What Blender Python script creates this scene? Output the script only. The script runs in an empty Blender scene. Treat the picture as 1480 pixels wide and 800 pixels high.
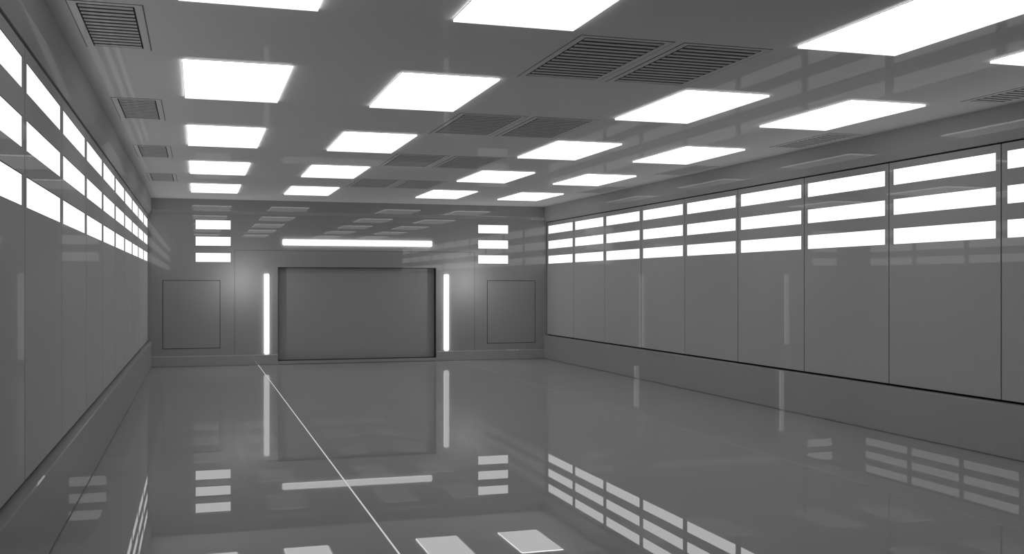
import bpy, math
from mathutils import Matrix
S = bpy.context.scene
S.view_settings.view_transform = 'Standard'
S.view_settings.look = 'None'
COL = S.collection

# ---------------------------------------------------------------- dimensions
CX   = 3.826      # camera distance left of the room axis
H    = 3.963      # ceiling height
D    = 25.38      # far wall
Y0   = -2.0       # wall behind the camera
HP   = 4.935      # half width at the wall panels
HW   = 4.98       # half width at the wall backing
HB   = 4.855      # half width at baseboard / cornice
PE0, PQ = 9.51, 1.981   # panel edges
ROWS = [(2.475, 2.69), (2.862, 3.075), (3.255, 3.468)]

# ---------------------------------------------------------------- materials
def mat_surface(name, col, gloss, rough, grough=0.0, var=0.012, scale=0.6):
    m = bpy.data.materials.new(name); m.use_nodes = True
    nt = m.node_tree; nt.nodes.clear()
    out = nt.nodes.new('ShaderNodeOutputMaterial')
    mix = nt.nodes.new('ShaderNodeMixShader'); mix.inputs[0].default_value = gloss
    dif = nt.nodes.new('ShaderNodeBsdfDiffuse'); dif.inputs['Roughness'].default_value = rough
    glo = nt.nodes.new('ShaderNodeBsdfAnisotropic'); glo.inputs['Roughness'].default_value = grough
    glo.inputs['Color'].default_value = (1, 1, 1, 1)
    tc = nt.nodes.new('ShaderNodeTexCoord')
    no = nt.nodes.new('ShaderNodeTexNoise'); no.inputs['Scale'].default_value = scale
    no.inputs['Detail'].default_value = 3
    mr = nt.nodes.new('ShaderNodeMapRange')
    mr.inputs['From Min'].default_value = .3; mr.inputs['From Max'].default_value = .7
    mr.inputs['To Min'].default_value = col*(1-var); mr.inputs['To Max'].default_value = col*(1+var)
    nt.links.new(tc.outputs['Object'], no.inputs['Vector'])
    nt.links.new(no.outputs['Fac'], mr.inputs['Value'])
    nt.links.new(mr.outputs['Result'], dif.inputs['Color'])
    nt.links.new(dif.outputs[0], mix.inputs[1]); nt.links.new(glo.outputs[0], mix.inputs[2])
    nt.links.new(mix.outputs[0], out.inputs['Surface'])
    return m
def mat_emit(name, strength, col=(1, 1, 1)):
    m = bpy.data.materials.new(name); m.use_nodes = True
    nt = m.node_tree; nt.nodes.clear()
    out = nt.nodes.new('ShaderNodeOutputMaterial')
    e = nt.nodes.new('ShaderNodeEmission'); e.inputs[0].default_value = (*col, 1); e.inputs[1].default_value = strength
    nt.links.new(e.outputs[0], out.inputs['Surface'])
    return m
M_FLOOR = mat_surface('glossy_floor', .37, .29, .0)
M_CEIL  = mat_surface('ceiling_paint', .74, .035, .0)
M_WALL  = mat_surface('wall_paint', .46, .035, .0)
M_BACK  = mat_surface('end_wall_paint', .34, .05, .0)
M_PANEL = mat_surface('panel_paint', .49, .04, .0)
M_BASE  = mat_surface('baseboard_paint', .37, .19, .0)
M_DOOR  = mat_surface('door_paint', .37, .03, .0)
M_GAP   = mat_surface('dark_gap', .02, .0, .0)
M_RIM   = mat_surface('dark_rim', .06, .02, .0)
M_VENTRIM = mat_surface('vent_rim', .20, .02, .0)
M_VENTIN = mat_surface('vent_inside', .07, .0, .0)
M_SLAT  = mat_surface('vent_slat', .66, .03, .0)
M_SLATS = mat_surface('vent_slat_side', .62, .0, .0)
M_EDGE  = mat_surface('steel_edge', .25, .04, .0)
M_CL    = mat_emit('ceiling_diffuser', 1.30)
M_CS    = mat_emit('ceiling_diffuser_edge', 3.6)  # overbright panel edges, added to imitate a bloom halo on the ceiling
M_WL    = mat_emit('window_diffuser', 1.18)
M_SL    = mat_emit('tube_diffuser', 1.10)
M_SS    = mat_emit('tube_edge', 2.6)  # extra edge emission, added for a halo around the tubes
M_SEAM  = mat_emit('inlaid_light_line', .60)  # floor seam, no lamp: its reflected brightness is put in as emission
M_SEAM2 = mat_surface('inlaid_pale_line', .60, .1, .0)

# ---------------------------------------------------------------- mesh helpers
class MB:
    def __init__(s): s.v = []; s.f = []; s.m = []; s.mats = []
    def mi(s, mat):
        if mat not in s.mats: s.mats.append(mat)
        return s.mats.index(mat)
    def box(s, x0, x1, y0, y1, z0, z1, mat, side=None):
        b = len(s.v)
        s.v += [(x0,y0,z0),(x1,y0,z0),(x1,y1,z0),(x0,y1,z0),(x0,y0,z1),(x1,y0,z1),(x1,y1,z1),(x0,y1,z1)]
        fs = [(0,3,2,1),(4,5,6,7),(0,1,5,4),(1,2,6,5),(2,3,7,6),(3,0,4,7)]
        for i, f in enumerate(fs):
            s.f.append(tuple(b+k for k in f))
            s.m.append(s.mi(side if (side and i >= 2) else mat))
    def ring_xy(s, x0, x1, y0, y1, t, z0, z1, mat, side=None):
        s.box(x0, x1, y0, y0+t, z0, z1, mat, side); s.box(x0, x1, y1-t, y1, z0, z1, mat, side)
        s.box(x0, x0+t, y0+t, y1-t, z0, z1, mat, side); s.box(x1-t, x1, y0+t, y1-t, z0, z1, mat, side)
    def ring_xz(s, x0, x1, z0, z1, t, y0, y1, mat):
        s.box(x0, x1, y0, y1, z0, z0+t, mat); s.box(x0, x1, y0, y1, z1-t, z1, mat)
        s.box(x0, x0+t, y0, y1, z0+t, z1-t, mat); s.box(x1-t, x1, y0, y1, z0+t, z1-t, mat)
    def prism(s, prof, axis, a0, a1, mat):
        b = len(s.v); n = len(prof)
        for a in (a0, a1):
            for p, z in prof:
                s.v.append((p, a, z) if axis == 'y' else (a, p, z))
        k = s.mi(mat)
        for i in range(n):
            j = (i+1) % n
            s.f.append((b+i, b+j, b+n+j, b+n+i)); s.m.append(k)
        s.f.append(tuple(b+i for i in range(n))[::-1]); s.m.append(k)
        s.f.append(tuple(b+n+i for i in range(n))); s.m.append(k)
    def obj(s, name, loc=(0,0,0), parent=None, **props):
        me = bpy.data.meshes.new(name); me.from_pydata(s.v, [], s.f)
        for m in s.mats: me.materials.append(m)
        for p, i in zip(me.polygons, s.m): p.material_index = i
        import bmesh
        bm = bmesh.new(); bm.from_mesh(me); bmesh.ops.recalc_face_normals(bm, faces=bm.faces); bm.to_mesh(me); bm.free()
        o = bpy.data.objects.new(name, me); COL.objects.link(o); o.location = loc
        if parent: o.parent = parent
        for k, v in props.items(): o[k] = v
        return o
def empty(name, loc, **props):
    o = bpy.data.objects.new(name, None); COL.objects.link(o); o.location = loc
    o.empty_display_size = .1
    for k, v in props.items(): o[k] = v
    return o
def dup(src, loc, rotz=0.0, **props):
    o = src.copy(); COL.objects.link(o); o.location = loc; o.rotation_euler = (0, 0, rotz)
    for k, v in props.items(): o[k] = v
    for c in src.children:
        cc = c.copy(); COL.objects.link(cc); cc.parent = o
        for g in c.children:
            gg = g.copy(); COL.objects.link(gg); gg.parent = cc
    return o
ST = dict(kind='structure')

# ---------------------------------------------------------------- room shell
b = MB(); b.box(-5.2, 5.2, Y0-.2, D+.45, -.2, 0, M_FLOOR)
b.obj('floor', label='polished grey floor with mirror-like reflections', **ST)
b = MB(); b.box(-5.2, 5.2, Y0-.2, D+.45, H, H+.2, M_CEIL)
b.obj('ceiling', label='grey painted ceiling holding light panels and vents', **ST)
PSTART = PE0-2*PQ
for side, sg in (('left', -1), ('right', 1)):
    b = MB()
    def bx(xa, xb, *r, **k):
        x0, x1 = sorted((sg*xa, sg*xb)); b.box(x0, x1, *r, **k)
    bx(HW, 5.2, PSTART, D+.45, 0, H, M_GAP)
    bx(HP, 5.2, Y0, PSTART-.01, 0, H, M_WALL)
    b.obj('wall_'+side, label='long grey side wall behind panel cladding', **ST)
b = MB(); b.box(-5.2, 5.2, Y0-.2, Y0, 0, H, M_WALL)
b.obj('wall_front', label='plain grey end wall', **ST)
DW, DZ0, DZ1 = 1.963, .085, 2.36
b = MB()
b.box(-HW, -DW, D, D+.4, 0, H, M_BACK); b.box(DW, HW, D, D+.4, 0, H, M_BACK)
b.box(-DW, DW, D, D+.4, DZ1, H, M_BACK); b.box(-DW, DW, D, D+.4, 0, DZ0, M_BACK)
b.box(-DW, DW, D+.28, D+.4, DZ0, DZ1, M_GAP)
b.obj('wall_back', label='grey end wall with recessed doorway', **ST)

# door (sliding slab in the recess) with dark reveal
b = MB(); b.box(-DW+.015, DW-.015, D+.17, D+.25, DZ0+.012, DZ1-.015, M_DOOR)
b.obj('door_1', label='wide dark grey recessed sliding door', **ST)
b = MB()
for x0, x1 in ((-DW, -DW+.014), (DW-.014, DW)):
    b.box(x0, x1, D+.004, D+.27, DZ0, DZ1, M_RIM)
b.box(-DW+.014, DW-.014, D+.004, D+.27, DZ1-.014, DZ1, M_RIM)
b.box(-DW+.014, DW-.014, D+.004, D+.27, DZ0, DZ0+.01, M_RIM)
b.obj('trim_1', label='dark door frame lining', **ST)
# surround groove
b = MB(); g = 2.975
for sg in (-1, 1):
    b.box(sg*g-.003, sg*g+.003, D-.002, D, .25, 2.766, M_RIM)
b.box(-g+.003, g-.003, D-.002, D, 2.760, 2.766, M_RIM)
b.obj('trim_2', label='thin dark joint line framing the doorway', **ST)

# cornices and baseboards
n = 3
for side, sg in (('left', -1), ('right', 1)):
    b = MB(); b.prism([(sg*HB, H), (sg*HB, 3.68), (sg*(HP-.01), 3.575), (sg*HW, 3.575), (sg*HW, H)], 'y', Y0, D, M_WALL)
    b.obj('trim_%d' % n, label='grey cornice along the top of the side wall', **ST); n += 1
    b = MB(); b.prism([(sg*(HB+.02), 0), (sg*(HB+.02), .013), (sg*HB, .013), (sg*HB, .600), (sg*(HB+.010), .61), (sg*HW, .61), (sg*HW, 0)], 'y', Y0, D, M_BASE)
    b.obj('baseboard_'+side, label='tall grey baseboard with a narrow ledge', **ST)
b = MB(); b.prism([(D-.06, H), (D-.06, 3.70), (D-.035, 3.68), (D, 3.62), (D, H)], 'x', -HB, HB, M_BACK)
b.obj('trim_5', label='grey cornice across the end wall', **ST)
b = MB()
for x0, x1 in ((-HB, -DW), (DW, HB)):
    b.prism([(D-.02, 0), (D-.02, .012), (D-.035, .012), (D-.035, .235), (D-.025, .25), (D, .25), (D, 0)], 'x', x0, x1, M_BASE)
b.box(-DW, DW, D-.035, D, .012, .075, M_BASE)
b.obj('baseboard_back', label='low grey baseboard and door sill', **ST)
# floor inlays
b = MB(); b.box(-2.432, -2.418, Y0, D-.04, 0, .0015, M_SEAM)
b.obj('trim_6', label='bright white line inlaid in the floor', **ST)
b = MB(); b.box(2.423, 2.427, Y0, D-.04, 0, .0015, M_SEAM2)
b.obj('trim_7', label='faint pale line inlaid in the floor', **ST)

# ---------------------------------------------------------------- wall panels
PZ0, PZ1 = .640, 3.555
def make_panel(loc, rot, gap):
    hw = PQ/2-gap; wm = PQ/2-.082
    root = empty('wall_panel', loc, label='tall grey wall cladding panel with three glowing window strips', category='wall panel')
    b = MB(); t = .04
    b.box(0, t, -hw, -wm, 0, PZ1-PZ0, M_PANEL, None); b.box(0, t, wm, hw, 0, PZ1-PZ0, M_PANEL)
    z = PZ0
    for z0, z1 in ROWS:
        b.box(0, t, -wm, wm, z-PZ0, z0-PZ0, M_PANEL); z = z1
    b.box(0, t, -wm, wm, z-PZ0, PZ1-PZ0, M_PANEL)
    b.obj('panel_sheet', parent=root)
    b = MB(); h = (ROWS[0][1]-ROWS[0][0])/2
    r = .005
    b.box(.006, .03, -wm+r, wm-r, -h+r, h-r, M_WL)
    for a in ((-wm, wm, -h, -h+r), (-wm, wm, h-r, h), (-wm, -wm+r, -h+r, h-r), (wm-r, wm, -h+r, h-r)):
        b.box(.003, .032, *a, M_RIM)
    w0 = b.obj('window_light', parent=root, label='glowing white horizontal window strip')
    w0.location = (0, 0, (ROWS[0][0]+ROWS[0][1])/2-PZ0)
    for z0, z1 in ROWS[1:]:
        w = w0.copy(); COL.objects.link(w); w.parent = root; w.location = (0, 0, (z0+z1)/2-PZ0)
    root.rotation_euler = (0, 0, rot)
    return root
for x, rot, gap in ((HP, 0, .010), (-HP, math.pi, .008)):
    src = make_panel((x, PE0+.5*PQ, PZ0), rot, gap)
    for k in range(-2, 8):
        if k != 0: dup(src, (x, PE0+(k+.5)*PQ, PZ0), rot)
for o in list(COL.objects):
    if o.name.startswith('wall_panel'):
        o['group'] = 'cladding panels along the side wall'

# ---------------------------------------------------------------- ceiling lights
def ceiling_light(wd, loc):
    L = 1.90
    root = empty('ceiling_light', loc, label='rectangular glowing white ceiling light panel', category='ceiling light', group='ceiling light panels')
    b = MB(); b.ring_xy(-wd/2-.003, wd/2+.003, -L/2-.003, L/2+.003, .003, -.003, 0, M_RIM)
    b.obj('frame', parent=root)
    b = MB(); b.box(-wd/2, wd/2, -L/2, L/2, -.022, -.001, M_CL, M_CS)
    b.obj('diffuser', parent=root)
    return root
cols = [-3.4715, -1.4915, 1.4915, 3.4715]
src = None
for k in range(5):
    for x in cols:
        p = (x, 5.631+k*3.946+.948, H)
        if src is None: src = ceiling_light(.965, p)
        else: dup(src, p)

# ---------------------------------------------------------------- air vents
def air_vent(wd, L, ns, loc, label):
    root = empty('air_vent', loc, label=label, category='air vent', group='ceiling air vents')
    b = MB()
    b.ring_xy(-wd/2, wd/2, -L/2, L/2, .008, -.0025, 0, M_VENTRIM)
    b.ring_xy(-wd/2+.008, wd/2-.008, -L/2+.008, L/2-.008, .054, -.004, 0, M_CEIL)
    b.obj('frame', parent=root)
    b = MB(); b.box(-wd/2+.062, wd/2-.062, -L/2+.062, L/2-.062, -.002, -.0005, M_VENTIN)
    b.obj('duct_opening', parent=root)
    b = MB(); n = ns; span = L-.124; pt = span/n
    for i in range(n):
        y = -span/2+pt*(i+.5)
        b.box(-wd/2+.075, wd/2-.075, y-pt*.27, y+pt*.27, -.0065, -.002, M_SLAT, M_SLATS)
    b.obj('louver', parent=root)
    return root
sw = sd = None
for k in range(4):
    y = 8.56+3.946*k
    for x in (-.4575, .4575):
        if sw is None: sw = air_vent(.835, 1.72, 14, (x, y, H), 'wide louvered ceiling air vent, one of a pair')
        else: dup(sw, (x, y, H))
    for x in (-4.46, 4.46):
        if sd is None: sd = air_vent(.52, 1.50, 13, (x, y, H), 'narrow louvered ceiling air vent beside the side wall')
        else: dup(sd, (x, y, H))

# ---------------------------------------------------------------- end wall fittings
def wall_light(loc):
    root = empty('wall_light', loc, label='small glowing white rectangular light on the end wall', category='wall light', group='stacked light strips on the end wall')
    w, h, r = .40, .107, .006
    b = MB(); b.ring_xz(-w-r, w+r, -h-r, h+r, r, -.006, 0, M_RIM); b.obj('frame', parent=root)
    b = MB(); b.box(-w, w, -.01, -.001, -h, h, M_WL); b.obj('diffuser', parent=root)
    return root
src = None
for x in (-3.468, 3.468):
    for z0, z1 in ROWS:
        p = (x, D, (z0+z1)/2)
        if src is None: src = wall_light(p)
        else: dup(src, p)

def rbar(mb, hx, hz, depth, mat, side, y1=0, r=.03, segs=5):
    pts = []
    for cx, cz, a0 in ((hx-r, hz-r, 0), (-hx+r, hz-r, 90), (-hx+r, -hz+r, 180), (hx-r, -hz+r, 270)):
        for i in range(segs+1):
            a = math.radians(a0+90*i/segs); pts.append((cx+r*math.cos(a), cz+r*math.sin(a)))
    b0 = len(mb.v); n = len(pts); km = mb.mi(mat); ks = mb.mi(side)
    for (p, q) in pts: mb.v.append((p, y1, q))
    for (p, q) in pts: mb.v.append((p, y1-depth*.75, q))
    for (p, q) in pts: mb.v.append((p-math.copysign(.008, p), y1-depth, q-math.copysign(.008, q)))
    for rr in (0, 1):
        for i in range(n):
            j = (i+1) % n
            mb.f.append((b0+rr*n+i, b0+rr*n+j, b0+(rr+1)*n+j, b0+(rr+1)*n+i)); mb.m.append(ks if rr == 0 else km)
    mb.f.append(tuple(b0+2*n+i for i in range(n))); mb.m.append(km)
    mb.f.append(tuple(b0+i for i in range(n))[::-1]); mb.m.append(km)
def strip(loc, hx, hz, label):
    root = empty('strip_light', loc, label=label, category='wall light', group='strip lights around the door')
    b = MB(); rbar(b, hx-.01, hz-.01, .006, M_EDGE, M_EDGE, y1=-.001); b.obj('housing', parent=root)
    b = MB(); rbar(b, hx, hz, .04, M_SL, M_SS, y1=-.0075); b.obj('tube', parent=root)
    return root
s = strip((-2.227, D, 1.228), .062, .972, 'glowing white vertical strip light beside the door')
dup(s, (2.227, D, 1.228))
strip((0, D, 2.965), 1.853, .075, 'long glowing white horizontal strip light above the door')

def hatch(loc):
    root = empty('access_panel', loc, label='flush grey rectangular access panel with dark joint', category='access panel', group='access panels in the end wall')
    w, h = .652, .81
    b = MB(); b.ring_xz(-w, w, -h, h, .012, -.003, 0, M_GAP); b.obj('joint', parent=root)
    b = MB(); b.box(-w+.012, w-.012, -.005, 0, -h+.012, h-.012, M_BACK); b.obj('cover', parent=root)
    return root
s = hatch((-3.958, D-.0005, 1.23)); dup(s, (3.958, D-.0005, 1.23))

# ---------------------------------------------------------------- added point lights without fixtures, for bright spots on the end wall
for x in (-2.85, 2.72):
    ld = bpy.data.lights.new('wall_wash', 'POINT'); ld.energy = 14; ld.shadow_soft_size = 0.0
    lo = bpy.data.objects.new('wall_wash', ld); COL.objects.link(lo); lo.location = (x, D-.72, 2.03)

w = bpy.data.worlds.new('world'); S.world = w; w.use_nodes = True
w.node_tree.nodes['Background'].inputs[0].default_value = (0, 0, 0, 1)

# ---------------------------------------------------------------- camera
cd = bpy.data.cameras.new('camera'); cam = bpy.data.objects.new('camera', cd); COL.objects.link(cam)
cd.sensor_width = 36; cd.sensor_fit = 'HORIZONTAL'; cd.lens = 36.0*1478.4/1480
cd.shift_y = 9.4/1480; cd.clip_start = .05
cam.location = (-CX, 0, 1.963); cam.rotation_euler = (math.pi/2, 0, -.2983)
S.camera = cam
